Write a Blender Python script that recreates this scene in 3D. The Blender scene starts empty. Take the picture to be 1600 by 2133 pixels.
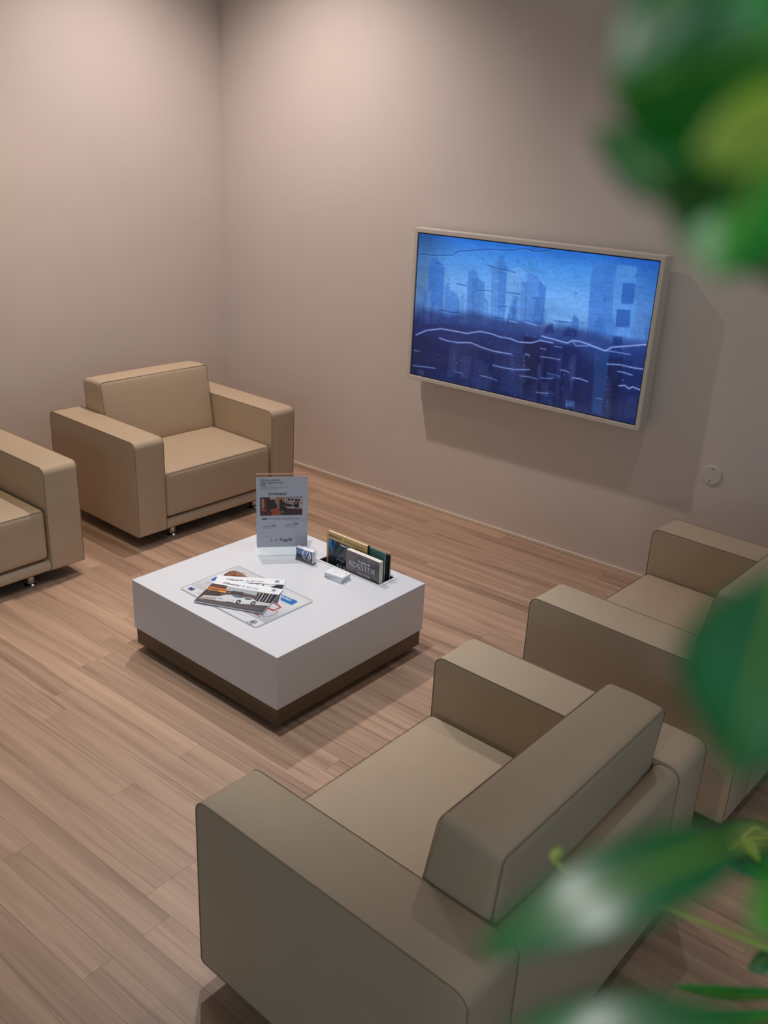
import bpy, bmesh, math, random
import numpy as np
from math import sin, cos, pi, radians
from mathutils import Vector, Matrix
random.seed(7)
SC = bpy.context.scene
COL = SC.collection

# ------------------------------------------------------------------ camera
F_PX, YAW, PITCH, ROLL = 1898.66, 2.2282, 0.3837, 0.0505
CAM = Vector((4.4048, -3.9526, 1.8975))
FW = Vector((cos(YAW) * cos(PITCH), sin(YAW) * cos(PITCH), -sin(PITCH)))
_r = Vector((sin(YAW), -cos(YAW), 0)); _u = _r.cross(FW)
RT = cos(ROLL) * _r + sin(ROLL) * _u
UP = -sin(ROLL) * _r + cos(ROLL) * _u
cd = bpy.data.cameras.new('camera'); cam = bpy.data.objects.new('camera', cd); COL.objects.link(cam)
cam.matrix_world = Matrix(((RT.x, UP.x, -FW.x, CAM.x), (RT.y, UP.y, -FW.y, CAM.y), (RT.z, UP.z, -FW.z, CAM.z), (0, 0, 0, 1)))
cd.sensor_fit = 'HORIZONTAL'; cd.sensor_width = 36; cd.lens = F_PX * 36 / 1600
cd.clip_start = 0.02; cd.clip_end = 60
cd.dof.use_dof = True; cd.dof.focus_distance = 3.3; cd.dof.aperture_fstop = 7.5
SC.camera = cam

# ------------------------------------------------------------------ world, lights, exposure
SC.view_settings.view_transform = 'Standard'; SC.view_settings.look = 'None'
SC.view_settings.gamma = 1; SC.view_settings.use_curve_mapping = False
SC.view_settings.exposure = 0.0
SC.cycles.use_denoising = True
wd = bpy.data.worlds.new('world'); SC.world = wd; wd.use_nodes = True
wd.node_tree.nodes['Background'].inputs[0].default_value = (0.56, 0.83, 1.0, 1)
wd.node_tree.nodes['Background'].inputs[1].default_value = 0.33

def spot(x, y, power, angle, blend, color=(1, .9, .8), size=.03, aim=None, z=3.38):
    l = bpy.data.lights.new('ceiling_or_fill_spot', 'SPOT'); l.energy = power; l.spot_size = radians(angle); l.spot_blend = blend
    l.color = color; l.shadow_soft_size = size
    o = bpy.data.objects.new('ceiling_or_fill_spot', l); COL.objects.link(o); o.location = (x, y, z)
    if aim: o.rotation_euler = (Vector(aim) - o.location).to_track_quat('-Z', 'Y').to_euler()
    return o
WARM = (1, .88, .79); NEUT = (1, .96, .97)
spot(0.92, -0.90, 164, 118, .9, (1, .91, .89))
spot(0.95, -1.75, 74, 84, .9, (1, .82, .56))
spot(2.36, -2.05, 164, 61, 1.0, (.90, .96, 1), .02)
spot(2.84, -2.53, 10, 90, .7, (.90, .97, 1))
spot(3.30, -0.95, 28, 100, .7, (1, .97, .95))  # added fill for the wall right of the screen, no known fixture
LEAF_FILL = (4.10, -5.10, 3.38)
spot(4.10, -5.10, 60, 34, .5, NEUT, .03, aim=(4.45, -3.75, 1.9))  # added lamp, brightens the leaves and gives them highlights
# daylight of the showroom's glass front, far behind the camera
al = bpy.data.lights.new('shop_window', 'AREA'); al.shape = 'RECTANGLE'; al.size = 1.1; al.size_y = .8
al.energy = 20; al.color = (.80, .92, 1.0)
ao = bpy.data.objects.new('shop_window', al); COL.objects.link(ao); ao.location = (6.6, -8.2, 2.2)
ao.rotation_euler = (Vector((4.4, -3.0, 1.2)) - ao.location).to_track_quat('-Z', 'Y').to_euler()

# ------------------------------------------------------------------ helpers
def lin(c):
    c = np.asarray(c, float) / 255.0
    return np.where(c <= .04045, c / 12.92, ((c + .055) / 1.055) ** 2.4)
def L4(c): return tuple(lin(c)) + (1.0,)

def mat(name, color, rough=.5, spec=.5, metal=0., var=0., vscale=8, bump=0., bscale=200, trans=0., emis=0., ior=1.5, coat=0.):
    m = bpy.data.materials.new(name); m.use_nodes = True
    nt = m.node_tree; b = nt.nodes['Principled BSDF']
    b.inputs['Base Color'].default_value = L4(color)
    b.inputs['Roughness'].default_value = rough; b.inputs['Metallic'].default_value = metal
    b.inputs['Specular IOR Level'].default_value = spec; b.inputs['IOR'].default_value = ior
    b.inputs['Transmission Weight'].default_value = trans; b.inputs['Coat Weight'].default_value = coat
    tc = nt.nodes.new('ShaderNodeTexCoord')
    if var > 0:
        n = nt.nodes.new('ShaderNodeTexNoise'); n.inputs['Scale'].default_value = vscale; n.inputs['Detail'].default_value = 4
        nt.links.new(tc.outputs['Object'], n.inputs['Vector'])
        mr = nt.nodes.new('ShaderNodeMapRange'); mr.inputs[1].default_value = .3; mr.inputs[2].default_value = .7
        mr.inputs[3].default_value = 1 - var; mr.inputs[4].default_value = 1 + var
        nt.links.new(n.outputs['Fac'], mr.inputs[0])
        mx = nt.nodes.new('ShaderNodeMix'); mx.data_type = 'RGBA'; mx.blend_type = 'MULTIPLY'; mx.inputs[0].default_value = 1
        mx.inputs[6].default_value = L4(color); nt.links.new(mr.outputs[0], mx.inputs[7]); nt.links.new(mx.outputs[2], b.inputs['Base Color'])
    if bump > 0:
        n = nt.nodes.new('ShaderNodeTexNoise'); n.inputs['Scale'].default_value = bscale; n.inputs['Detail'].default_value = 3
        nt.links.new(tc.outputs['Object'], n.inputs['Vector'])
        bp = nt.nodes.new('ShaderNodeBump'); bp.inputs['Strength'].default_value = bump; bp.inputs['Distance'].default_value = .002
        nt.links.new(n.outputs['Fac'], bp.inputs['Height']); nt.links.new(bp.outputs[0], b.inputs['Normal'])
    return m

def wood(name, light, dark, axis=0, rnd=True, contrast=1.0, rough=.42):
    """wood with the grain running along one axis; every plank takes its own tone and its own stretch of grain"""
    m = bpy.data.materials.new(name); m.use_nodes = True; nt = m.node_tree; N = nt.nodes.new; K = nt.links.new
    b = nt.nodes['Principled BSDF']; b.inputs['Roughness'].default_value = rough
    tc = N('ShaderNodeTexCoord'); oi = N('ShaderNodeObjectInfo')
    off = N('ShaderNodeMath'); off.operation = 'MULTIPLY'; off.inputs[1].default_value = 37.0
    K(oi.outputs['Random'], off.inputs[0])
    add = N('ShaderNodeVectorMath'); add.operation = 'ADD'; K(tc.outputs['Object'], add.inputs[0])
    cmb = N('ShaderNodeCombineXYZ'); K(off.outputs[0], cmb.inputs[0]); K(off.outputs[0], cmb.inputs[1]); K(cmb.outputs[0], add.inputs[1])
    def noise(sx, sy, det, dist=0.0):
        mp = N('ShaderNodeMapping'); s = [sy, sy, sy]; s[axis] = sx; mp.inputs['Scale'].default_value = s
        K(add.outputs[0], mp.inputs[0]); n = N('ShaderNodeTexNoise'); n.inputs['Scale'].default_value = 1; n.inputs['Detail'].default_value = det
        n.inputs['Distortion'].default_value = dist; K(mp.outputs[0], n.inputs['Vector']); return n.outputs['Fac']
    a = noise(.8, 15, 3, .5); f = noise(3, 190, 3, .2); g = noise(1.3, 44, 2, .8)
    def mr(x, lo, hi, o1, o2):
        k = N('ShaderNodeMapRange'); K(x, k.inputs[0])
        for i, v in enumerate((lo, hi, o1, o2)): k.inputs[i + 1].default_value = v
        return k.outputs[0]
    def mth(op, x, y):
        k = N('ShaderNodeMath'); k.operation = op
        for i, v in enumerate((x, y)):
            if isinstance(v, (int, float)): k.inputs[i].default_value = v
            else: K(v, k.inputs[i])
        return k.outputs[0]
    t = mth('ADD', mr(a, .3, .7, 0, .62 * contrast), mr(f, .3, .7, 0, .16 * contrast))
    t = mth('ADD', t, mr(g, .56, .74, 0, .42 * contrast))
    if rnd: t = mth('ADD', t, mr(oi.outputs['Random'], 0, 1, -.10, .10))
    mx = N('ShaderNodeMix'); mx.data_type = 'RGBA'; K(t, mx.inputs[0]); mx.inputs[6].default_value = L4(light); mx.inputs[7].default_value = L4(dark)
    mx.clamp_factor = True
    K(mx.outputs[2], b.inputs['Base Color'])
    bp = N('ShaderNodeBump'); bp.inputs['Strength'].default_value = .12; bp.inputs['Distance'].default_value = .001
    K(f, bp.inputs['Height']); K(bp.outputs[0], b.inputs['Normal'])
    return m

def ob(name, me, m=None, parent=None, smooth=False, loc=None):
    o = bpy.data.objects.new(name, me); COL.objects.link(o)
    if m is not None and not me.materials: me.materials.append(m)
    if parent is not None: o.parent = parent
    if smooth: me.polygons.foreach_set('use_smooth', [True] * len(me.polygons))
    if loc is not None: o.location = loc
    return o
def mesh(name, v, f):
    me = bpy.data.meshes.new(name); me.from_pydata([tuple(p) for p in v], [], f); me.validate(); me.update()
    bm = bmesh.new(); bm.from_mesh(me); bmesh.ops.recalc_face_normals(bm, faces=bm.faces); bm.to_mesh(me); bm.free()
    return me
def tag(o, label=None, cat=None, group=None, kind=None):
    for k, v in (('label', label), ('category', cat), ('group', group), ('kind', kind)):
        if v: o[k] = v
    return o
def empty(name, loc=(0, 0, 0), rz=0.):
    o = bpy.data.objects.new(name, None); COL.objects.link(o); o.location = loc; o.rotation_euler = (0, 0, rz); o.empty_display_size = .05
    return o

def box_me(name, lo, hi, bev=0., seg=2):
    bm = bmesh.new(); bmesh.ops.create_cube(bm, size=1)
    lo, hi = Vector(lo), Vector(hi)
    for v in bm.verts: v.co = Vector(((v.co[i] + .5) * (hi[i] - lo[i]) + lo[i]) for i in range(3))
    if bev: bmesh.ops.bevel(bm, geom=bm.edges[:] + bm.verts[:], offset=bev, segments=seg, affect='EDGES', profile=.5)
    me = bpy.data.meshes.new(name); bm.to_mesh(me); bm.free(); return me
def box(name, lo, hi, m, parent=None, bev=0., seg=2):
    return ob(name, box_me(name, lo, hi, bev, seg), m, parent, smooth=False)

def round_poly(pts, rads, n=6):
    """2D polygon with rounded corners"""
    out = []; N_ = len(pts)
    for i in range(N_):
        p = Vector(pts[i]); a = Vector(pts[i - 1]); b = Vector(pts[(i + 1) % N_]); r = rads[i] if hasattr(rads, '__len__') else rads
        if r <= 0: out.append(p); continue
        da = (a - p).normalized(); db = (b - p).normalized(); ang = da.angle(db); t = r / math.tan(ang / 2)
        c = p + (da + db).normalized() * (r / sin(ang / 2)); s = p + da * t - c; e = p + db * t - c
        a0 = math.atan2(s.y, s.x); a1 = math.atan2(e.y, e.x); d = (a1 - a0 + pi) % (2 * pi) - pi
        for k in range(n + 1): q = a0 + d * k / n; out.append(c + r * Vector((cos(q), sin(q))))
    return out
def prism(name, prof, half, bev, place, m, parent=None):
    """extrude a 2D profile by +-half with a small eased edge; place(u, v, w) -> 3D. Side caps stay flat, the band is smooth"""
    c = sum(prof, Vector((0, 0))) / len(prof); N_ = len(prof); V = []; Fc = []
    ext = max((p - c).length for p in prof); sc = lambda p, k: c + (p - c) * (1 - k / ext)
    rings = [(-half, bev), (-half + bev * .3, bev * .3), (-half + bev, 0), (half - bev, 0), (half - bev * .3, bev * .3), (half, bev)]
    for w, k in rings: V += [place(*sc(p, k), w) for p in prof]
    for r in range(5):
        for i in range(N_): j = (i + 1) % N_; Fc.append((r * N_ + i, r * N_ + j, (r + 1) * N_ + j, (r + 1) * N_ + i))
    nb = len(Fc)
    for r, w in ((0, rings[0]), (5, rings[5])):
        s = len(V); V += [place(*sc(p, w[1]), w[0]) for p in prof]; Fc.append(tuple(range(s, s + N_)))
    me = bpy.data.meshes.new(name); me.from_pydata([tuple(v) for v in V], [], Fc)
    bm = bmesh.new(); bm.from_mesh(me); bmesh.ops.recalc_face_normals(bm, faces=bm.faces)
    bm.faces.ensure_lookup_table()
    for f in bm.faces: f.smooth = len(f.verts) == 4
    bm.to_mesh(me); bm.free()
    # caps are islands of their own: point them outwards
    cc = sum((v.co for v in me.vertices), Vector()) / len(me.vertices)
    bm = bmesh.new(); bm.from_mesh(me)
    for f in bm.faces:
        if len(f.verts) > 4 and f.normal.dot(f.calc_center_median() - cc) < 0: f.normal_flip()
    bm.to_mesh(me); bm.free()
    return ob(name, me, m, parent)

def puffy(name, sx, sy, sz, r, puff, warp, m, parent=None, k=7):
    """upholstered block: rounded edges, faces gently bulging by puff=(x,y,z)"""
    h = (sx / 2, sy / 2, sz / 2)
    def ax(hh):
        e = [0, .12, .3, .6, 1.0]
        a = [-hh + r * t for t in e]; inn = [(-hh + r) + (2 * hh - 2 * r) * i / k for i in range(1, k)]
        return a + inn + [-x for x in reversed(a)]
    A = [ax(x) for x in h]; idx = {}; V = []; Fc = []
    def vid(p):
        key = tuple(round(x, 6) for x in p)
        if key not in idx:
            c = [max(-(h[i] - r), min(h[i] - r, p[i])) for i in range(3)]; d = Vector([p[i] - c[i] for i in range(3)])
            d = d.normalized() * r if d.length > 1e-9 else d; q = Vector(c) + d; u = [q[i] / h[i] for i in range(3)]
            bl = lambda a, b: max(0, (1 - u[a] ** 2)) ** .6 * max(0, (1 - u[b] ** 2)) ** .6
            q.x += puff[0] * u[0] * bl(1, 2); q.y += puff[1] * u[1] * bl(0, 2); q.z += puff[2] * u[2] * bl(0, 1)
            idx[key] = len(V); V.append(tuple(warp(q)))
        return idx[key]
    for a in range(3):
        b, c = (a + 1) % 3, (a + 2) % 3
        for s in (-h[a], h[a]):
            for i in range(len(A[b]) - 1):
                for j in range(len(A[c]) - 1):
                    q = []
                    for (ii, jj) in ((i, j), (i + 1, j), (i + 1, j + 1), (i, j + 1)):
                        p = [0, 0, 0]; p[a] = s; p[b] = A[b][ii]; p[c] = A[c][jj]; q.append(vid(p))
                    Fc.append(tuple(q))
    return ob(name, mesh(name, V, Fc), m, parent, smooth=True)

def tube_geo(pts, r, seg=6, closed=False):
    V = []; Fc = []; n = len(pts); pts = [Vector(p) for p in pts]
    rr = r if hasattr(r, '__len__') else [r] * n; ref = Vector((.31, .17, .93)).normalized()
    for i, p in enumerate(pts):
        a = pts[i - 1] if (i or closed) else p; b = pts[(i + 1) % n] if (i < n - 1 or closed) else p
        t = (b - a).normalized(); s = t.cross(ref).normalized(); w = t.cross(s)
        for k in range(seg): q = 2 * pi * k / seg; V.append(p + (s * cos(q) + w * sin(q)) * rr[i])
    for i in range(n if closed else n - 1):
        j = (i + 1) % n
        for k in range(seg): l = (k + 1) % seg; Fc.append((i * seg + k, i * seg + l, j * seg + l, j * seg + k))
    if not closed: Fc += [tuple(range(seg)), tuple(range((n - 1) * seg, n * seg))]
    return V, Fc
def tube(name, pts, r, m, parent=None, seg=6, closed=False):
    return ob(name, mesh(name, *tube_geo(pts, r, seg, closed)), m, parent, smooth=True)
def lathe(name, prof, m, parent=None, seg=28, loc=(0, 0, 0)):
    V = []; Fc = []; n = len(prof)
    for k in range(seg):
        q = 2 * pi * k / seg; V += [(r * cos(q), r * sin(q), z) for r, z in prof]
    for k in range(seg):
        l = (k + 1) % seg
        for i in range(n - 1): Fc.append((k * n + i, l * n + i, l * n + i + 1, k * n + i + 1))
    Fc += [tuple(k * n for k in range(seg)), tuple(k * n + n - 1 for k in range(seg))]
    o = ob(name, mesh(name, V, Fc), m, parent); o.location = loc
    bm = bmesh.new(); bm.from_mesh(o.data)
    for f in bm.faces: f.smooth = len(f.verts) == 4
    for e in bm.edges:
        if len(e.link_faces) == 2 and e.calc_face_angle(0) > .6: e.smooth = False
    bm.to_mesh(o.data); bm.free(); return o

def lettering(text, size, origin, right, up, m, parent, width=None, shear=0., spacing=1., name='lettering', lift=.0003, bold=0.):
    """raised print: the text as a thin flat mesh; origin = left end of the baseline"""
    cu = bpy.data.curves.new('t', 'FONT'); cu.body = text; cu.size = size; cu.shear = shear; cu.space_character = spacing; cu.offset = bold
    cu.resolution_u = 3; o = bpy.data.objects.new('t', cu); COL.objects.link(o)
    me = bpy.data.meshes.new_from_object(o); bpy.data.objects.remove(o); bpy.data.curves.remove(cu)
    right = Vector(right).normalized(); up = Vector(up).normalized(); n = right.cross(up)
    xs = [v.co.x for v in me.vertices] or [0]; k = (width / max(xs)) if width else 1
    for v in me.vertices: v.co = Vector(origin) + right * v.co.x * k + up * v.co.y + n * lift
    me.materials.clear()
    return ob(name, me, m, parent)
def strokes_me(lines, w, T, z=.0004):
    """flat stroke set; lines in 2D, T maps (u, v) -> 3D"""
    V = []; Fc = []
    for ln in lines:
        ln = [Vector(p) for p in ln]; closed = (ln[0] - ln[-1]).length < 1e-9; s = len(V); n = len(ln)
        for i, p in enumerate(ln):
            a = ln[i - 1] if i else (ln[-2] if closed else p); b = ln[i + 1] if i < n - 1 else (ln[1] if closed else p)
            t = (b - a).normalized(); q = Vector((-t.y, t.x)) * w / 2; V += [T(*(p + q), z), T(*(p - q), z)]
        for i in range(n - 1): Fc.append((s + 2 * i, s + 2 * i + 1, s + 2 * i + 3, s + 2 * i + 2))
    me = bpy.data.meshes.new('strokes'); me.from_pydata([tuple(v) for v in V], [], Fc); return me
def emblem(cx, cy, r, T, m_ring, parent, disc=None, w=.13):
    """round car-maker badge: ring with a V above a W"""
    if disc is not None:
        V = [T(cx + r * cos(2 * pi * k / 24), cy + r * sin(2 * pi * k / 24), .0003) for k in range(24)]
        me = bpy.data.meshes.new('d'); me.from_pydata([tuple(v) for v in V], [], [tuple(range(24))]); ob('emblem_disc', me, disc, parent)
    c = [(cx + r * .92 * cos(2 * pi * k / 24), cy + r * .92 * sin(2 * pi * k / 24)) for k in range(25)]
    P = lambda L: [(cx + r * a, cy + r * b) for a, b in L]
    lines = [c, P([(-.32, .82), (0, .12), (.32, .82)]), P([(-.74, .5), (-.33, -.72), (0, -.02), (.33, -.72), (.74, .5)])]
    return ob('emblem', strokes_me(lines, w * r, T, .0005), m_ring, parent)

# pictures: colour attributes on a fine flat grid, filled by drawing code
def homog(src, dst):
    A = []
    for (x, y), (u, v) in zip(src, dst):
        A.append([x, y, 1, 0, 0, 0, -u * x, -u * y]); A.append([0, 0, 0, x, y, 1, -v * x, -v * y])
    h = np.linalg.solve(np.array(A), np.array([c for d in dst for c in d])); return np.append(h, 1).reshape(3, 3)
class Pic:
    """w x h samples over a unit rectangle (v down); drawing calls take the coordinates of the four given corners"""
    def __init__(s, w, h, corners=((0, 0), (1, 0), (1, 1), (0, 1)), base=(128, 128, 128)):
        s.w, s.h = w, h; s.H = homog(corners, ((0, 0), (w - 1, 0), (w - 1, h - 1), (0, h - 1)))
        s.Y, s.X = np.mgrid[0:h, 0:w].astype(float); s.a = np.ones((h, w, 3)) * np.array(base, float)
    def m(s, pts):
        p = np.c_[np.array(pts, float), np.ones(len(pts))] @ s.H.T; return p[:, :2] / p[:, 2:]
    def blend(s, al, col, op=1.): al = (al * op)[..., None]; s.a = s.a * (1 - al) + np.array(col, float) * al
    def poly(s, pts, col, op=1., soft=.7):
        p = s.m(pts); ins = np.zeros((s.h, s.w), bool); d = np.full((s.h, s.w), 1e9); n = len(p)
        for i in range(n):
            x1, y1 = p[i]; x2, y2 = p[(i + 1) % n]
            if y1 != y2:
                c = ((y1 > s.Y) != (y2 > s.Y)) & (s.X < (x2 - x1) * (s.Y - y1) / (y2 - y1) + x1); ins ^= c
            d = np.minimum(d, s.sd(x1, y1, x2, y2))
        s.blend(np.clip(.5 + np.where(ins, d, -d) / (2 * soft), 0, 1), col, op)
    def sd(s, x1, y1, x2, y2):
        dx, dy = x2 - x1, y2 - y1; t = np.clip(((s.X - x1) * dx + (s.Y - y1) * dy) / (dx * dx + dy * dy + 1e-9), 0, 1)
        return np.hypot(s.X - x1 - t * dx, s.Y - y1 - t * dy)
    def line(s, pts, col, w=1., op=1., soft=.7):
        p = s.m(pts); d = np.full((s.h, s.w), 1e9)
        for i in range(len(p) - 1): d = np.minimum(d, s.sd(*p[i], *p[i + 1]))
        s.blend(np.clip(.5 + (w / 2 - d) / (2 * soft), 0, 1), col, op)
    def noise(s, amp, sx, sy, seed=0):
        rs = np.random.RandomState(seed); g = rs.rand(int(s.h / sy) + 3, int(s.w / sx) + 3)
        y = s.Y / sy; x = s.X / sx; iy = y.astype(int); ix = x.astype(int); fy = y - iy; fx = x - ix
        v = (g[iy, ix] * (1 - fx) + g[iy, ix + 1] * fx) * (1 - fy) + (g[iy + 1, ix] * (1 - fx) + g[iy + 1, ix + 1] * fx) * fy
        s.a = np.clip(s.a * (1 + amp * (v[..., None] - .5) * 2), 0, 255)
    def build(s, name, T, m, parent):
        """T(u, v) -> 3D, v down"""
        u = np.linspace(0, 1, s.w); v = np.linspace(0, 1, s.h)
        o_, ex, ey = Vector(T(0, 0)), Vector(T(1, 0)) - Vector(T(0, 0)), Vector(T(0, 1)) - Vector(T(0, 0))
        UU, VV = np.meshgrid(u, v); P = np.array(o_)[None] + UU.reshape(-1, 1) * np.array(ex)[None] + VV.reshape(-1, 1) * np.array(ey)[None]
        i = (np.arange(s.h - 1)[:, None] * s.w + np.arange(s.w - 1)[None]).reshape(-1)
        Q = np.stack([i, i + s.w, i + s.w + 1, i + 1], 1)
        me = bpy.data.meshes.new(name); me.vertices.add(len(P)); me.vertices.foreach_set('co', P.astype(np.float32).ravel())
        me.loops.add(Q.size); me.loops.foreach_set('vertex_index', Q.astype(np.int32).ravel())
        me.polygons.add(len(Q)); me.polygons.foreach_set('loop_start', (np.arange(len(Q)) * 4).astype(np.int32)); me.update(); me.validate()
        ca = me.color_attributes.new('picture', 'FLOAT_COLOR', 'POINT')
        c = np.ones((len(P), 4), np.float32); c[:, :3] = lin(np.clip(s.a, 0, 255)).reshape(-1, 3); ca.data.foreach_set('color', c.ravel())
        return ob(name, me, m, parent)
def print_mat(name, rough=.35, emit=0., coat=0.):
    m = bpy.data.materials.new(name); m.use_nodes = True; nt = m.node_tree; b = nt.nodes['Principled BSDF']
    a = nt.nodes.new('ShaderNodeAttribute'); a.attribute_name = 'picture'; b.inputs['Roughness'].default_value = rough
    b.inputs['Coat Weight'].default_value = coat
    if emit:
        b.inputs['Base Color'].default_value = (.01, .01, .012, 1); nt.links.new(a.outputs['Color'], b.inputs['Emission Color']); b.inputs['Emission Strength'].default_value = emit
    else: nt.links.new(a.outputs['Color'], b.inputs['Base Color'])
    return m

# ------------------------------------------------------------------ materials
M = {}
M['wall'] = mat('wall_paint', (216, 201, 191), .85, .25, var=.012, vscale=3, bump=.05, bscale=260)
M['ceil'] = mat('ceiling_paint', (225, 218, 208), .9, .2)
M['skirt'] = mat('skirting_paint', (222, 205, 188), .5)
M['plank'] = wood('oak_planks', (200, 165, 140), (134, 104, 84))
M['plinth'] = wood('walnut_plinth', (112, 86, 62), (70, 52, 38), axis=0, rnd=False)
M['plinth_y'] = wood('walnut_plinth_side', (112, 86, 62), (70, 52, 38), axis=1, rnd=False)
M['sub'] = mat('subfloor', (60, 48, 40), .9)
M['fabric'] = mat('beige_leatherette', (190, 168, 143), .58, .35, var=.02, vscale=14, bump=.10, bscale=900)
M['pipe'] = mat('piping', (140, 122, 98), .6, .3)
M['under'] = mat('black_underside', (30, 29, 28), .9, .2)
M['chrome'] = mat('chrome', (205, 205, 205), .16, metal=1.)
M['white'] = mat('white_laminate', (218, 219, 226), .22, .5, coat=.15)
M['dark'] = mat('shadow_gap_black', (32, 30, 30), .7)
M['tvframe'] = mat('beige_tv_frame', (205, 194, 182), .4, .4)
M['black'] = mat('black_plastic', (14, 14, 16), .35)
M['paper'] = mat('white_paper', (232, 234, 240), .5)
M['pages'] = mat('book_pages', (226, 222, 212), .8, var=.05, vscale=90)
M['acryl'] = mat('clear_acrylic', (250, 250, 255), .04, trans=1., ior=1.45)
M['litfoot'] = mat('lit_white_acrylic', (248, 250, 252), .25, .5)  # opaque white in place of light refracted in the clear foot
M['pinkedge'] = mat('acrylic_edge', (196, 150, 128), .2, .6)
M['ink'] = mat('dark_ink', (40, 44, 62), .6)
M['grey'] = mat('grey_ink', (140, 142, 150), .6)
M['red'] = mat('red_ink', (150, 44, 58), .6)
M['whiteink'] = mat('white_ink', (240, 240, 244), .5)
M['blueink'] = mat('blue_grey_ink', (72, 88, 112), .5)
M['print'] = print_mat('glossy_print', .25, coat=.2)
M['matprint'] = print_mat('matt_print', .45)
M['screen'] = print_mat('lit_screen', .12, emit=1.0)
M['ochre'] = mat('ochre_cloth_cover', (204, 168, 108), .55, var=.03, vscale=30)
M['green'] = mat('green_book_cover', (92, 130, 122), .5, var=.08, vscale=20)
M['navy'] = mat('navy_book_cover', (30, 40, 54), .4)
M['umber'] = mat('dark_brown_cover', (50, 42, 40), .4)
M['silvermetal'] = mat('silver_edge', (170, 174, 180), .35, .6)

# ------------------------------------------------------------------ the setting
RX, RY, CZ = 7.2, -8.4, 3.42
def struct(o): o['kind'] = 'structure'; return o
struct(box('floor', (0, RY, -.10), (RX, 0, -.0085), M['sub']))
floor = bpy.data.objects['floor']
PW, PT = .0885, .0085
plank_mesh = {}
def plank(x0, x1, j):
    ln = round(x1 - x0, 2)
    if ln not in plank_mesh:
        g = .00015
        plank_mesh[ln] = box_me('plank', (g, g, 0), (ln - g, PW - g, PT), .00035, 1)
    o = ob('plank', plank_mesh[ln], M['plank'], floor); o.location = (x0, -(j + 1) * PW, -PT)
rnd = random.Random(3)
for j in range(45):                                   # the planks in and near the picture, one by one
    x = -round(rnd.uniform(0, 1.0), 1)
    while x < 5.2:
        ln = rnd.choice((1.0, 1.2, 1.4))
        a, b = max(x, 0), min(x + ln, 5.2)
        if b - a > .05: plank(round(a, 2), round(b, 2), j)
        x = round(x + ln, 2)
# the rest of the floor, outside the picture
V = []; Fc = []
def bx(V, Fc, lo, hi):
    s = len(V); V += [(x, y, z) for x in (lo[0], hi[0]) for y in (lo[1], hi[1]) for z in (lo[2], hi[2])]
    Fc += [tuple(s + i for i in q) for q in ((0, 1, 3, 2), (4, 6, 7, 5), (0, 4, 5, 1), (2, 3, 7, 6), (0, 2, 6, 4), (1, 5, 7, 3))]
for j in range(45, 95):
    y1 = -j * PW; bx(V, Fc, (.0, y1 - PW + .0004, -PT), (RX, y1 - .0004, 0))
for j in range(45): y1 = -j * PW; bx(V, Fc, (5.2005, y1 - PW + .0004, -PT), (RX, y1 - .0004, 0))
far = ob('far_planks', mesh('far_planks', V, Fc), M['plank'], floor); far['kind'] = 'stuff'

struct(box('wall_left', (-.12, RY, -.1), (0, .12, CZ), M['wall']))
struct(box('wall_back', (0, 0, -.1), (RX, .12, CZ), M['wall']))
struct(box('ceiling', (-.12, RY, CZ), (RX, .12, CZ + .1), M['ceil']))
struct(box('baseboard_back', (0, -.011, 0), (RX, 0, .017), M['skirt'], bev=.002, seg=2))
struct(box('baseboard_left', (0, RY, 0), (.011, -.011, .017), M['skirt'], bev=.002, seg=2))

# round blanking plate on the wall
cp = empty('cover_plate', (3.193, 0, .594))
tag(cp, 'round blank cover plate with two screws on the wall below the screen', 'wall plate')
pl = lathe('plate', [(.0, .0), (.044, .0), (.0445, .003), (.042, .006), (.0, .0065)], M['wall'], cp); pl.rotation_euler = (pi / 2, 0, 0)
for dz in (.029, -.029):
    s = lathe('screw', [(0, 0), (.0028, 0), (.0026, .0012), (0, .0014)], M['black'], cp, seg=12)
    s.rotation_euler = (pi / 2, 0, 0); s.location = (dz * .12, -.0062, dz)

# ------------------------------------------------------------------ wall screen
TX, TZ, TW, TH, TD, TF = 1.5411, .7446, 1.3263, .769, .1081, .0755
tv = empty('wall_screen', (TX, 0, TZ))
tag(tv, 'large flat screen in a beige frame showing a rainy blue city view', 'screen')
def quadring(lo, hi, b, y0, y1):
    """frame ring in the xz plane between y0 (front) and y1 (back)"""
    (x0, z0), (x1, z1) = lo, hi
    O = [(x0, z0), (x1, z0), (x1, z1), (x0, z1)]; I = [(x0 + b, z0 + b), (x1 - b, z0 + b), (x1 - b, z1 - b), (x0 + b, z1 - b)]
    V = [(x, y, z) for y in (y0, y1) for R in (O, I) for x, z in R]; Fc = []
    for i in range(4):
        j = (i + 1) % 4
        Fc += [(i, j, 4 + j, 4 + i), (8 + i, 8 + j, 12 + j, 12 + i), (i, j, 8 + j, 8 + i), (4 + i, 4 + j, 12 + j, 12 + i)]
    return V, Fc
V, Fc = quadring((0, 0), (TW, TH), .021, -TD, -TD + TF)
fr = ob('frame', mesh('frame', V, Fc), M['tvframe'], tv)
bv = fr.modifiers.new('b', 'BEVEL'); bv.width = .0025; bv.segments = 2
box('panel', (.0195, -TD + .007, .0195), (TW - .0195, -TD + TF - .002, TH - .0195), M['black'], tv)
box('rear_housing', (.16, -TD + TF - .004, .12), (TW - .16, -.022, TH - .12), M['black'], tv, bev=.004)
box('wall_bracket', (.42, -.024, .22), (TW - .42, 0.0, TH - .22), M['dark'], tv)
for z in (.17, .52): box('side_clip', (TW - .001, -TD + .045, z), (TW + .004, -TD + .055, z + .018), M['tvframe'], tv)

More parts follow.
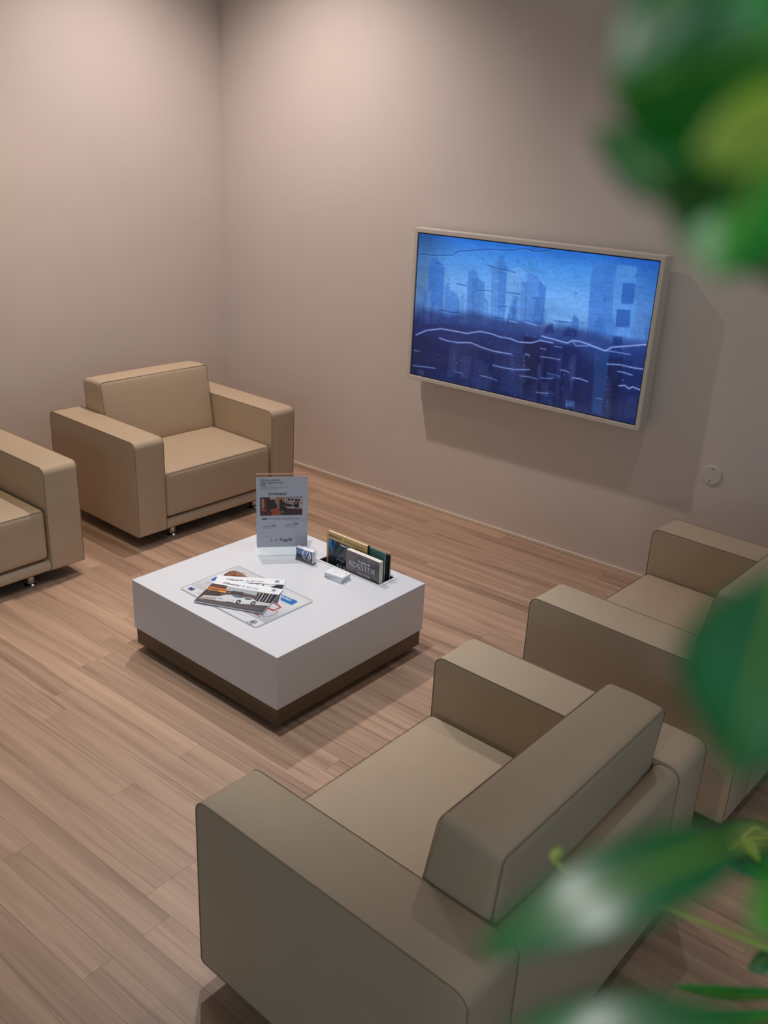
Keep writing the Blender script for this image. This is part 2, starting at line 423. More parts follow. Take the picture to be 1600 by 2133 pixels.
P = Pic(520, 293, ((125, 93), (1462, 232), (1297, 1137), (78, 857)))
Vv = P.Y / (P.h - 1); Uu = P.X / (P.w - 1)
def ramp(t, stops):
    xs = [s[0] for s in stops]; return np.stack([np.interp(t, xs, [s[1][k] for s in stops]) for k in range(3)], -1)
P.a = ramp(Vv, [(0, (34, 104, 200)), (.10, (66, 138, 222)), (.28, (104, 162, 232)), (.46, (108, 160, 226)), (.56, (60, 104, 186)), (.63, (26, 60, 122)), (.72, (16, 40, 90)), (.86, (12, 32, 76)), (1, (10, 34, 78))])
P.a = P.a * (1 - .28 * np.exp(-((Uu - .02) / .10) ** 2))[..., None]
g = np.clip((Uu - .78) / .22, 0, 1)[..., None]; P.a = P.a * (1 - .34 * g) + np.array((10, 60, 180)) * .22 * g
# towers, far to near
T_ = [(((258, 560), (262, 372), (285, 362), (288, 400), (330, 430), (340, 470), (345, 560)), (64, 122, 205)),
      (((372, 570), (392, 300), (415, 288), (436, 300), (448, 340), (478, 362), (480, 440), (500, 470), (500, 560)), (62, 118, 200)),
      (((508, 570), (520, 268), (556, 240), (560, 208), (586, 204), (594, 262), (608, 270), (585, 570)), (58, 112, 196)),
      (((585, 570), (602, 300), (640, 276), (668, 270), (700, 290), (700, 570)), (104, 158, 224)),
      (((692, 580), (716, 300), (775, 320), (778, 345), (820, 385), (795, 590)), (52, 106, 194)),
      (((170, 480), (176, 262), (206, 222), (262, 280), (250, 490)), (44, 104, 194)),
      (((1040, 640), (1078, 235), (1200, 240), (1180, 660)), (58, 114, 202)),
      (((1180, 660), (1215, 250), (1330, 262), (1300, 660)), (84, 142, 218)),
      (((1200, 600), (1212, 500), (1290, 505), (1280, 600)), (30, 74, 160)),
      (((1236, 470), (1248, 352), (1322, 356), (1306, 470)), (34, 84, 176)),
      (((955, 620), (962, 548), (975, 536), (998, 560), (994, 640)), (48, 98, 184))]
for p, c in T_: P.poly(p, c, .7, .9)
for p in (((716, 300), (775, 320), (778, 345), (772, 580), (692, 560)), ((520, 268), (556, 240), (548, 560), (508, 560))): P.poly(p, (110, 160, 226), .35, 1.4)
# window grids of the towers
rg = random.Random(5)
for (x0, y0, x1, y1, nx, ny, c) in ((535, 290, 600, 540, 5, 18, (44, 92, 176)), (725, 350, 800, 560, 6, 14, (44, 92, 180)), (395, 330, 470, 540, 6, 16, (46, 96, 180)), (265, 400, 340, 520, 6, 9, (50, 100, 186)), (300, 610, 440, 860, 7, 12, (58, 80, 150)), (1090, 300, 1180, 600, 5, 12, (44, 96, 190))):
    for i in range(nx):
        for j in range(ny):
            if rg.random() < .55:
                x = x0 + (x1 - x0) * i / nx; y = y0 + (y1 - y0) * j / ny; P.line([(x, y), (x, y + (y1 - y0) / ny * .5)], c, 1.2, .4)
for k in range(70):
    x = rg.uniform(130, 830); top = 300 + 190 * abs(sin(x * .011 + 1.9)) + rg.uniform(0, 110); w_ = rg.uniform(10, 38)
    c = rg.choice(((48, 98, 178), (70, 122, 200), (112, 160, 222), (40, 86, 166)))
    P.poly([(x, top), (x + w_, top + 4), (x + w_ - 8, 590), (x - 8, 590)], c, rg.uniform(.15, .4), .8)
for k in range(26):
    x = rg.uniform(840, 1380); top = rg.uniform(540, 620); w_ = rg.uniform(12, 50)
    P.poly([(x, top), (x + w_, top + 6), (x + w_ - 6, 680), (x - 6, 680)], (52, 100, 178), rg.uniform(.15, .4), .8)
# dark bank and city in the lower half
P.poly([(95, 560), (140, 505), (280, 540), (420, 520), (560, 560), (700, 575), (860, 600), (1000, 610), (1180, 660), (1400, 690), (1297, 1137), (78, 857)], (26, 32, 84), .55, 7)
for p, c, op in ((((120, 560), (300, 590), (700, 640), (690, 780), (560, 760), (100, 640)), (36, 46, 100), .35), (((575, 700), (700, 720), (680, 980), (555, 950)), (40, 58, 112), .35),
        (((690, 650), (840, 690), (800, 1010), (670, 980)), (16, 22, 66), .7), (((840, 690), (1010, 720), (990, 1040), (830, 1010)), (22, 30, 84), .6),
        (((1085, 690), (1165, 700), (1135, 1090), (1060, 1070)), (36, 72, 130), .6), (((1165, 760), (1240, 770), (1200, 1110), (1120, 1090)), (14, 24, 66), .7),
        (((1190, 650), (1240, 655), (1230, 780), (1165, 775)), (20, 44, 110), .7), (((1140, 960), (1200, 970), (1190, 1080), (1110, 1070)), (12, 22, 60), .6),
        (((300, 600), (450, 620), (430, 900), (280, 870)), (40, 48, 96), .5), (((920, 620), (940, 600), (985, 620), (985, 660), (900, 650)), (28, 46, 110), .8), (((815, 600), (850, 580), (862, 640), (800, 640)), (28, 44, 110), .7)): P.poly(p, c, op, 2)
for k in range(60):
    x = rg.uniform(110, 1330); top = rg.uniform(620, 900) + (x - 100) * .08; w_ = rg.uniform(14, 60); h_ = rg.uniform(60, 260)
    P.poly([(x, top), (x + w_, top + w_ * .12), (x + w_ - h_ * .1, top + h_), (x - h_ * .1, top + h_)], rg.choice(((14, 24, 58), (44, 62, 112), (34, 48, 100), (60, 70, 116))), rg.uniform(.12, .4), 1.)
    if k % 3 == 0:
        for i in range(4):
            for j in range(6): P.line([(x + 4 + i * w_ / 5, top + 8 + j * h_ / 8), (x + 4 + i * w_ / 5, top + 8 + (j + .45) * h_ / 8)], (12, 20, 50) if k % 2 else (84, 100, 150), 1.2, .35)
P.noise(.05, 9, 3, 1); P.noise(.04, 2, 2, 2); P.noise(.05, 40, 14, 4)
# rain running over the glass
W_ = (176, 198, 250)
for ln, w, op in (([(105, 650), (160, 625), (240, 615), (300, 625), (380, 640), (450, 628), (510, 640), (560, 658), (620, 668), (660, 685), (730, 690), (780, 676), (850, 690)], 2.0, .85),
        ([(230, 665), (270, 680), (330, 690), (400, 690), (450, 712), (520, 735), (620, 752)], 1.8, .85), ([(790, 652), (850, 668), (930, 690), (960, 676), (1000, 680), (1060, 700), (1140, 732), (1180, 712), (1250, 706), (1370, 696)], 2.3, .85),
        ([(960, 680), (980, 705), (1060, 704), (1130, 728), (1200, 738), (1280, 752)], 1.5, .7), ([(1150, 805), (1220, 808), (1300, 826), (1352, 832)], 1.8, .85), ([(1210, 845), (1240, 850), (1290, 866)], 1.6, .8),
        ([(1215, 925), (1245, 922), (1270, 940), (1290, 930), (1330, 946)], 1.9, .9), ([(520, 812), (570, 825), (640, 836), (720, 836)], 1.6, .8), ([(450, 868), (500, 880), (540, 896)], 1.4, .6),
        ([(90, 815), (150, 822), (210, 830)], 1.5, .7), ([(780, 765), (830, 770), (890, 782)], 1.5, .7), ([(890, 838), (920, 842), (935, 852)], 1.6, .7), ([(955, 880), (1000, 886), (1040, 902)], 1.7, .8),
        ([(665, 870), (720, 876), (760, 888)], 1.5, .6), ([(700, 750), (720, 758)], 1.8, .8), ([(755, 960), (820, 966)], 1.6, .6), ([(615, 570), (650, 578)], 2, .7), ([(700, 576), (760, 592)], 2.2, .7), ([(860, 708), (900, 714)], 1.5, .6), ([(780, 718), (810, 726)], 1.5, .6), ([(1085, 994), (1120, 996)], 1.3, .5),
        ([(780, 880), (830, 886), (850, 880)], 1.3, .6), ([(96, 733), (125, 738)], 1.4, .6), ([(310, 848), (355, 856)], 1.3, .5)):
    P.line(ln, (70, 100, 190), w * 2.6, op * .35, 1.6); P.line(ln, W_, w * .75, op)
D_ = (18, 56, 130)
for ln, w in (([(130, 208), (200, 214), (300, 212), (340, 190), (420, 182), (520, 176), (640, 180), (700, 168), (760, 184), (840, 178)], 1.6), ([(495, 262), (540, 280), (600, 290), (650, 304)], 1.3), ([(325, 368), (380, 378)], 1.6), ([(440, 402), (520, 406)], 1.2), ([(595, 412), (670, 422)], 1.6),
        ([(235, 512), (290, 524), (345, 530)], 2.0), ([(860, 568), (955, 578)], 1.6), ([(510, 552), (575, 556)], 1.5), ([(555, 500), (570, 490), (605, 492)], 1.2), ([(215, 258), (250, 264)], 1.6), ([(738, 442), (752, 446)], 1.8)):
    P.line(ln, D_, w, .8); P.line([(x, y + 6) for x, y in ln], (120, 170, 236), .8, .5)
for x, y, r in ((470, 230, 6), (660, 238, 8), (725, 250, 6), (767, 250, 5), (282, 342, 7), (640, 354, 4), (980, 416, 6), (1138, 448, 10), (1098, 560, 12), (424, 486, 6), (740, 552, 5), (1090, 286, 6), (1320, 312, 10), (350, 570, 4), (380, 570, 4), (1070, 412, 4), (1300, 615, 4), (640, 465, 7), (635, 522, 5)):
    c = [(x + r * cos(q / 8 * 2 * pi), y + r * sin(q / 8 * 2 * pi)) for q in range(9)]; P.line(c, D_, 1.0, .75); P.line(c[3:7], (170, 205, 250), .8, .6)
for _ in range(120):
    x, y = rg.uniform(100, 1360), rg.uniform(600, 1060); P.line([(x, y), (x + rg.uniform(2, 9), y + 2)], (110, 150, 225), 1.0, rg.uniform(.2, .75))
for _ in range(70):
    x, y = rg.uniform(140, 1400), rg.uniform(180, 580); P.line([(x, y), (x + rg.uniform(1, 8), y + 2)], D_, .9, rg.uniform(.2, .6))
for k in range(3): P.poly([(918 + k * 15, 1012), (929 + k * 15, 1014), (927 + k * 15, 1040), (916 + k * 15, 1038)], (92, 140, 196), .6)
P.line([(915, 1004), (965, 1012), (960, 1052)], (80, 128, 190), 1.2, .6)
for k in range(5): P.line([(820 + k * 14, 856 + k * 3), (828 + k * 14, 884)], (80, 140, 210), 1.1, .5)
P.line([(815, 855), (888, 872)], (90, 150, 220), 1.3, .6)
PB = .026
P.build('display', lambda u, v: (PB + u * (TW - 2 * PB), -TD + .0062, TH - PB - v * (TH - 2 * PB)), M['screen'], tv)

# ------------------------------------------------------------------ armchairs
CW, CD_, HA, CT, CS, CL = 1.0237, .7452, .545, .1643, .361, .064
YI = CW / 2 - CT
def make_chair():
    t = empty('armchair'); h = CD_ / 2
    for s in (-1, 1):
        yc = s * (CW / 2 - CT / 2)
        prof = round_poly([(-h, CL), (h, CL), (h, HA), (-h, HA)], [.012, .012, .032, .034], 7)
        a = prism('arm', prof, CT / 2, .006, lambda u, v, w, yc=yc: (u, yc + w, v), M['fabric'], t)
        for q in (-1, 1):
            pts = [(p.x * .9985, yc + q * (CT / 2 - .0012), p.y - .0006) for p in prof]
            tube('piping', pts, .0013, M['pipe'], a, 5, True)
    # rear frame between the arms, with a rounded top
    prof = round_poly([(-h, CL), (-.302, CL), (-.302, HA - .004), (-h, HA - .004)], [.01, .01, .028, .034], 7)
    prism('back_frame', prof, YI - .0015, .004, lambda u, v, w: (u, w, v), M['fabric'], t)
    prof = round_poly([(-.302, CL), (h - .002, CL), (h - .002, .113), (-.302, .113)], [.0, .016, .024, 0], 6)
    prism('front_rail', prof, YI - .001, .003, lambda u, v, w: (u, w, v), M['fabric'], t)
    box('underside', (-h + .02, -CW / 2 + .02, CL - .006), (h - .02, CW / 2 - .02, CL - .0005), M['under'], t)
    # seat block
    sx0, sx1, z0, z1 = -.298, .366, .124, .357
    cx, cz = (sx0 + sx1) / 2, (z0 + z1) / 2
    se = puffy('seat', sx1 - sx0, 2 * YI - .007, z1 - z0, .022, (.004, .0, .005), lambda q: (q.x + cx, q.y, q.z + cz), M['fabric'], t)
    def ring(xa, xb, ya, yb, r, f):
        return [f(p.x, p.y) for p in round_poly([(xa, ya), (xb, ya), (xb, yb), (xa, yb)], r, 4)]
    yy = YI - .006
    # seams: along the top edge of the seat and around its front face
    tube('piping', ring(sx0 + .01, sx1 - .0035, -yy, yy, .018, lambda a, b: (a, b, z1 - .0035)), .0013, M['pipe'], se, 5, True)
    # wedge shaped back cushion, leaning back
    bz0, bz1 = .352, .706
    def wb(q):
        tt = (q.z + (bz1 - bz0) / 2) / (bz1 - bz0); tt = max(0, min(1, tt))
        xf = -.100 + (-.158 + .100) * tt; xr = -.290 + (-.314 + .290) * tt
        return ((xf + xr) / 2 + q.x / .09 * (xf - xr) / 2, q.y, q.z + (bz0 + bz1) / 2 - .006 * (q.x / .09 < 0) * abs(q.x / .09))
    bc = puffy('back_cushion', .18, 2 * YI - .010, bz1 - bz0, .020, (.010, .003, .007), wb, M['fabric'], t, k=9)
    for xs in (1, -1):
        loop = ring(-(YI - .0075), YI - .0075, -(bz1 - bz0) / 2 + .004, (bz1 - bz0) / 2 - .003, .016, lambda a, b, xs=xs: wb(Vector((xs * .0865, a, b))))
        tube('piping', loop, .0014, M['pipe'], bc, 5, True)
    for (x, y) in ((.303, .275), (.303, -.275), (-.29, .275), (-.29, -.275)):
        lathe('leg', [(0, 0), (.029, 0), (.0295, .004), (.025, .009), (.022, .012), (.022, .0575), (.027, .0575), (.027, .0585), (0, .0585)], M['chrome'], t, 24, (x, y, 0))
    return t
def copy_tree(o, parent=None):
    c = o.copy(); COL.objects.link(c); c.parent = parent
    for ch in list(o.children): copy_tree(ch, c)
    return c
proto = make_chair()
GR = 'beige box armchairs around the white coffee table'
for i, (x, y, r, lab) in enumerate((
        (.657, -.9522, -.043, 'beige leatherette armchair in the room corner, wholly in view behind the tabletop sign'),
        (.6427, -2.3041, -.0247, 'beige armchair at the left picture edge, next to the corner armchair'),
        (3.5633, -1.0437, 3.0765, 'beige armchair beside the screen wall, under the round wall plate'),
        (3.5068, -2.4123, 3.1022, 'nearest beige armchair in the right foreground, seen from behind its back cushion'))):
    o = proto if i == 0 else copy_tree(proto)
    o.location = (x, y, 0); o.rotation_euler = (0, 0, r); tag(o, lab, 'armchair', GR)

# ------------------------------------------------------------------ coffee table
TBX, TBY, TR, TA, TB_, TBH, TBW, TBP = 2.156, -1.6759, -.0327, .8106, .7941, .3025, .2059, .0696
tb = empty('coffee_table', (TBX, TBY, 0), TR)
tag(tb, 'low square white coffee table with a brown wooden plinth', 'coffee table')
ha, hb, zb, zt = TA / 2, TB_ / 2, TBH - TBW, TBH
wx0, wx1, wy0, wy1, wz = -.0355, .2850, .2550, .3470, .205
V = []; Fc = []
xs = [-ha, wx0, wx1, ha]; ys = [-hb, wy0, wy1, hb]
for z in (zt, zb):
    for y in ys:
        for x in xs: V.append((x, y, z))
for L_, base in (('t', 0), ('b', 16)):
    for j in range(3):
        for i in range(3):
            if L_ == 't' and i == 1 and j == 1: continue
            a = base + j * 4 + i; Fc.append((a, a + 1, a + 5, a + 4))
per = [0, 1, 2, 3, 7, 11, 15, 14, 13, 12, 8, 4]
for i in range(12): a, b = per[i], per[(i + 1) % 12]; Fc.append((a, b, b + 16, a + 16))
s = len(V); V += [(wx0, wy0, wz), (wx1, wy0, wz), (wx1, wy1, wz), (wx0, wy1, wz)]; W4 = (5, 6, 10, 9)
for i in range(4): j = (i + 1) % 4; Fc.append((W4[i], W4[j], s + j, s + i))
Fc.append((s, s + 1, s + 2, s + 3))
bodyo = ob('table_body', mesh('table_body', V, Fc), M['white'], tb)
bv = bodyo.modifiers.new('b', 'BEVEL'); bv.width = .0012; bv.segments = 2; bv.limit_method = 'ANGLE'; bv.angle_limit = .8
box('shadow_gap', (-ha + .010, -hb + .010, zb - .003), (ha - .010, hb - .010, zb), M['dark'], tb)
zp = zb - TBP; i_ = .006
for nm, lo, hi, mm in (('plinth', (-ha + i_, -hb + i_, zp), (ha - i_, hb - i_, zb - .003), M['plinth']),): 
    po = box(nm, lo, hi, mm, tb, bev=.0015)
    po.data.materials.append(M['plinth_y'])
    for f in po.data.polygons:
        if abs(f.normal.x) > .7: f.material_index = 1
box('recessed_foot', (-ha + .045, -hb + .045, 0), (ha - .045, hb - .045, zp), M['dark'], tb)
# white rim around the book well, and its dark lining
def rim(lo, hi, w, z0, z1):
    V, Fc = quadring(lo, hi, w, z0, z1); return [(x, z, y) for x, y, z in V], Fc
ro = ob('well_rim', mesh('rim', *rim((-.0445, .2400), (.3020, .3555), .0095, TBH, TBH + .0025)), M['white'], tb)
ob('well_lining', mesh('lining', *rim((-.0354, .2551), (.2849, .3469), .002, .206, TBH - .002)), M['dark'], tb)
box('well_floor', (-.0334, .2571, .2055), (.2829, .3449, .2075), M['dark'], tb)

Rz = Matrix.Rotation(TR, 4, 'Z')
def tloc(a, b, z=0.): return Vector((TBX, TBY, 0)) + (Rz @ Vector((a, b, 0))) + Vector((0, 0, z))
def flat_item(name, a, b, ang, z):
    """an Empty lying on the table with its x axis turned by ang against the table's"""
    return empty(name, tloc(a, b, z), TR + radians(ang))

# place mat, A3
ZT = TBH + .0001
pm = flat_item('desk_mat', -.2185, -.3155, 0, ZT)
tag(pm, 'silver grey printed desk mat lying flat on the table under the magazines', 'desk mat')
MW, MH = .428, .291
pr = round_poly([(0, 0), (MW, 0), (MW, MH), (0, MH)], .014, 5)
prism('mat_sheet', pr, .0010, .0004, lambda u, v, w: (u, v, .0010 + w), M['silvermetal'], pm)
P = Pic(260, 176, ((675, 88), (1470, 463), (865, 740), (75, 330)), (205, 207, 213))
Vv = P.Y / (P.h - 1); Uu = P.X / (P.w - 1)
P.a = ramp(Vv * .8 + Uu * .2, [(0, (190, 191, 196)), (.3, (216, 217, 221)), (.55, (200, 202, 208)), (.82, (168, 171, 182)), (1, (176, 179, 190))])
P.poly([(170, 290), (955, 697), (865, 745), (70, 330)], (212, 214, 219), 1)
P.poly([(520, 182), (585, 145), (640, 136), (700, 158), (790, 213), (800, 240), (560, 240)], (58, 42, 44))
P.poly([(540, 184), (592, 152), (640, 146), (690, 166), (760, 208), (760, 235), (575, 235)], (120, 74, 48)); 
for x, y, c in ((575, 180, (196, 128, 80)), (610, 160, (170, 110, 76)), (640, 190, (90, 60, 50)), (665, 175, (206, 140, 90)), (700, 205, (214, 130, 60)), (620, 185, (60, 50, 52))): P.line([(x, y), (x + 14, y + 5)], c, 4, .8)
P.line([(650, 150), (770, 208)], (226, 160, 130), 2, .9); P.line([(700, 168), (730, 158), (745, 175)], (70, 70, 78), 1.4)
P.poly([(380, 235), (436, 205), (470, 210), (440, 268)], (34, 104, 168))
for k in range(4): P.line([(352 - k * 9, 250 + k * 9), (420 - k * 9, 282 + k * 9)], (110, 112, 120), 1, .8)
P.line([(245, 292), (350, 345)], (140, 142, 150), 1, .7)
P.poly([(138, 338), (172, 316), (224, 334), (200, 352), (180, 356)], (28, 50, 110))
P.poly([(180, 336), (200, 330), (212, 338), (192, 346)], (110, 130, 180), .7)
for p in ([(250, 365), (310, 398)], [(232, 378), (300, 410)]): P.line(p, (80, 82, 92), 1.4, .8)
P.poly([(1140, 385), (1322, 470), (1250, 508), (1130, 455)], (16, 106, 178))
P.line([(1140, 478), (1190, 500)], (130, 132, 140), 1.2, .8)
P.line([(1060, 490), (1100, 505), (1130, 532), (1055, 566), (1005, 545)], (160, 36, 50), 4.5, .95); P.line([(1005, 545), (1055, 566)], (176, 36, 46), 6)
P.line([(1040, 520), (1080, 530)], (150, 150, 160), 1, .7)
P.line([(1100, 570), (1080, 600), (1020, 625), (950, 630), (930, 615)], (60, 66, 80), 1.6, .9)
P.line([(860, 600), (905, 630)], (150, 40, 50), 3, .9)
P.line([(570, 540), (770, 632)], (90, 92, 104), 1.1, .6); P.line([(780, 680), (825, 703)], (70, 72, 84), 1.6, .8)
mins = .006
P.build('mat_print', lambda u, v: (mins + u * (MW - 2 * mins), MH - mins - v * (MH - 2 * mins), .0022), M['matprint'], pm)
TM = lambda u, v, z: Vector((u, v, .0023 + z))
emblem(.390, .024, .017, TM, M['whiteink'], pm, M['blueink'])
for k, tx in enumerate(('MINSTER', 'SKEN JUST', 'HÄRDRIKET')):
    lettering(tx, .0135, (.303, .2555 - k * .0155, .0024), (1, 0, 0), (0, 1, 0), M['whiteink'], pm, width=.052 + .006 * k, bold=.0003)
lettering('Das Auto.', .008, (.372, -.0 + .0035, .0024), (1, 0, 0), (0, 1, 0), M['ink'], pm, width=.03)

# two landscape magazines
def magazine(a, b, ang, z, label, w, h, thick, pic, textat, curl=0.):
    """a, b = top left corner in table coordinates, ang = direction of the top edge"""
    t = flat_item('magazine', a, b, ang, z)
    tag(t, label, 'magazine', 'car service magazines fanned on the desk mat')
    n = 14
    V = []; Fc = []
    for zz in (0, thick):
        for i in range(n + 1):
            for y in (0, -h):
                u = i / n; V.append((u * w, y, zz + curl * max(0, u - .75) ** 2 * 16))
    m2 = 2 * (n + 1)
    for i in range(n):
        a_ = 2 * i; Fc += [(a_, a_ + 1, a_ + 3, a_ + 2), (m2 + a_, m2 + a_ + 2, m2 + a_ + 3, m2 + a_ + 1), (a_, a_ + 2, m2 + a_ + 2, m2 + a_), (a_ + 1, m2 + a_ + 1, m2 + a_ + 3, a_ + 3)]
    Fc += [(0, m2, m2 + 1, 1), (2 * n, 2 * n + 1, m2 + 2 * n + 1, m2 + 2 * n)]
    ob('pages', mesh('pages', V, Fc), M['paper'], t)
    hd = .235
    pic.build('cover_print', lambda u, v: (.001 + u * (w - .002), -hd * h - v * (h * (1 - hd) - .001), thick + .0003), M['print'], t)
    lettering('Tillbehör', .0185, (.036, -.036, thick + .0004), (1, 0, 0), (0, 1, 0), M['ink'], t, width=.074, bold=.0002)
    lettering('& Service', .0185, (.117, -.036, thick + .0004), (1, 0, 0), (0, 1, 0), M['grey'], t, width=.066)
    TT = lambda u, v, z_: Vector((u, v, thick + .0002 + z_))
    emblem(w - .030, -.020, .0105, TT, M['whiteink'], t, M['blueink'], w=.16)
    ob('emblem_caption', box_me('c', (w - .043, -.0352, thick), (w - .017, -.0343, thick + .0004)), M['grey'], t)
    return t
P = Pic(200, 116, ((0, 0), (1, 0), (1, 1), (0, 1)), (70, 66, 72))
P.poly([(.0, 0), (1, 0), (1, .25), (.0, .25)], (196, 198, 204)); P.poly([(.1, 0), (1, 0), (1, .55), (.25, .5)], (60, 58, 66)); P.poly([(.3, .05), (.9, .02), (.8, .2), (.4, .3)], (226, 228, 234)); P.poly([(0, .6), (1, .6), (1, 1), (0, 1)], (80, 78, 86))
for k in range(5): P.line([(.35 + k * .09, .02), (.30 + k * .1, .3)], (70, 70, 84), 3)
magazine(-.1989, -.1448, 38.0, ZT + .0024, 'magazine mostly hidden under the one with the silver car, its dark right edge showing', .266, .197, .0026, P, None)
P = Pic(260, 150, ((400, 310), (1085, 428), (950, 622), (247, 482)), (80, 74, 78))
P.poly([(540, 330), (1090, 425), (900, 445), (700, 400), (540, 380)], (200, 206, 212)); P.poly([(560, 345), (860, 395), (860, 440), (660, 400), (540, 380)], (150, 162, 172), .7)
P.poly([(395, 312), (555, 338), (470, 470), (270, 440)], (52, 46, 52))
for k in range(8): P.line([(415 + k * 17, 322 + k * 2.6), (405 + k * 17, 340 + k * 2.6)], (150, 120, 84), 2, .7)
P.poly([(376, 340), (552, 372), (548, 384), (372, 352)], (236, 118, 62)); P.poly([(358, 354), (544, 392), (540, 405), (352, 366)], (244, 164, 62)); P.poly([(372, 352), (480, 372), (470, 386), (368, 362)], (70, 54, 44), .7)
for x, y in ((370, 385), (390, 392), (425, 400), (500, 405), (575, 400), (585, 412), (350, 402)): P.line([(x, y), (x + 3, y + 8)], (230, 130, 70), 2, .8)
P.poly([(610, 385), (720, 402), (700, 440), (560, 430)], (54, 50, 58)); P.poly([(860, 400), (1085, 430), (1010, 540), (850, 500)], (44, 44, 54))
for x in (880, 915, 950, 985, 1020): P.line([(x + 12, 412), (x - 28, 500)], (208, 208, 212), 4 if x in (915, 985) else 2, .9)
P.poly([(875, 404), (900, 408), (890, 422), (866, 416)], (200, 140, 70), .8)
P.poly([(330, 425), (500, 440), (1030, 520), (1000, 548), (700, 520), (300, 455)], (198, 196, 200)); P.poly([(300, 440), (460, 450), (450, 470), (290, 462)], (150, 146, 146), .8)
P.poly([(275, 462), (620, 512), (1000, 545), (950, 622), (247, 482)], (78, 74, 80)); P.line([(300, 470), (560, 520), (940, 580)], (108, 104, 112), 3, .7); P.line([(262, 486), (560, 542), (900, 606)], (58, 54, 60), 4, .6)
# the silver car
P.poly([(470, 440), (540, 425), (640, 425), (720, 455), (780, 452), (830, 470), (858, 492), (850, 512), (700, 515), (640, 510), (560, 490), (460, 470)], (206, 210, 218))
P.poly([(600, 430), (650, 420), (700, 440), (720, 462), (640, 452)], (92, 104, 122)); P.poly([(740, 460), (780, 456), (820, 474), (800, 482), (750, 478)], (88, 98, 116)); P.line([(560, 470), (640, 486)], (150, 156, 168), 2); P.line([(470, 455), (520, 470)], (60, 66, 84), 3)
P.poly([(560, 490), (640, 505), (635, 515), (550, 500)], (50, 52, 62), .8)
for cx_, cy_ in ((680, 499), (833, 515)):
    P.poly([(cx_ + 26 * cos(q * pi / 6) + 6 * sin(q * pi / 6), cy_ - 22 * sin(q * pi / 6)) for q in range(12)], (42, 44, 54)); P.poly([(cx_ + 13 * cos(q * pi / 4), cy_ - 12 * sin(q * pi / 4)) for q in range(8)], (180, 184, 194), .8)
P.noise(.06, 3, 2, 9)
magazine(-.1770, -.1650, 25.0, ZT + .0056, 'top magazine with a silver car and orange awnings on its cover', .272, .203, .0028, P, None)

# table sign: leaning acrylic holder with a paper sheet on an acrylic foot, painted white for refracted light
sg_dir = Vector((.663, .749, 0)).normalized(); SGW = .2106
sg = empty('tabletop_sign', (1.904, -1.561, ZT), math.atan2(sg_dir.y, sg_dir.x))
tag(sg, 'upright white campaign sign in a clear acrylic stand on the table', 'sign')
TILT = radians(6)
def SG(u, v, z=0.): return Vector((u, v * sin(TILT) - z * cos(TILT), .020 + v * cos(TILT) + z * sin(TILT) + .0))  # v up the sheet, z out of it
def slab(name, u0, u1, v0, v1, z0, z1, m, parent):
    V = [SG(u, v, z) for z in (z0, z1) for u, v in ((u0, v0), (u1, v0), (u1, v1), (u0, v1))]
    return ob(name, mesh(name, V, [(0, 1, 2, 3), (4, 5, 6, 7), (0, 1, 5, 4), (1, 2, 6, 5), (2, 3, 7, 6), (3, 0, 4, 7)]), m, parent)
PH = .306
paper = slab('paper_sheet', .001, SGW - .001, .008, PH, 0, .0006, M['paper'], sg)
slab('rear_panel', 0, SGW, 0, PH + .014, -.0034, -.0004, M['acryl'], sg)
slab('top_edge', .002, SGW + .004, PH + .010, PH + .0145, -.0036, -.0002, M['pinkedge'], sg)
V = [(0, -.026, .0), (0, .072, 0), (0, .072, .003), (0, .008, .003), (0, .008, .026), (0, -.002, .028), (0, -.026, .003)]
V = [(u, y, z) for u in (0, SGW) for _, y, z in V]
ob('acrylic_foot', mesh('foot', V, [tuple(range(7)), tuple(range(7, 14))] + [(i, (i + 1) % 7, 7 + (i + 1) % 7, 7 + i) for i in range(7)]), M['litfoot'], sg)
# photograph on the sheet
P = Pic(150, 66, ((245, 650), (1253, 600), (1248, 1025), (252, 1068)), (214, 190, 160))
P.poly([(480, 620), (610, 620), (650, 860), (480, 800)], (226, 216, 204)); P.poly([(610, 625), (830, 620), (830, 740), (700, 870), (650, 860)], (196, 150, 112)); P.poly([(830, 610), (1256, 595), (1256, 900), (830, 900)], (226, 212, 196))
P.line([(870, 630), (1250, 605), (1250, 745), (870, 745), (870, 630)], (92, 54, 60), 2); P.poly([(880, 640), (1242, 615), (1242, 735), (880, 735)], (236, 232, 236))
for x in (900, 980, 1060, 1140): P.poly([(x, 655), (x + 60, 650), (x + 60, 705), (x, 710)], (96, 52, 74)); 
P.poly([(245, 640), (480, 620), (480, 860), (530, 1070), (250, 1070)], (74, 40, 52)); P.poly([(280, 680), (340, 680), (350, 900), (290, 900)], (212, 168, 130)); P.poly([(340, 700), (400, 700), (430, 980), (380, 960)], (152, 44, 62)); P.poly([(270, 900), (520, 950), (520, 1070), (250, 1070)], (104, 38, 44), .8); P.poly([(270, 910), (360, 930), (400, 965), (300, 960)], (206, 130, 88))
P.poly([(430, 700), (590, 685), (660, 860), (620, 900), (450, 930), (400, 830)], (32, 46, 58)); P.poly([(520, 960), (560, 900), (680, 870), (740, 900), (735, 1040), (520, 1050)], (204, 98, 46))
P.poly([(820, 880), (1250, 880), (1250, 1028), (830, 1045)], (74, 44, 58)); P.line([(830, 885), (1245, 900)], (40, 30, 40), 2)
P.poly([(710, 690), (760, 675), (790, 700), (850, 760), (1040, 800), (1060, 840), (870, 850), (880, 900), (860, 1040), (740, 1040), (700, 880)], (34, 42, 58)); P.poly([(745, 950), (800, 950), (800, 985), (745, 985)], (196, 170, 150)); P.line([(770, 700), (800, 730)], (206, 160, 130), 3)
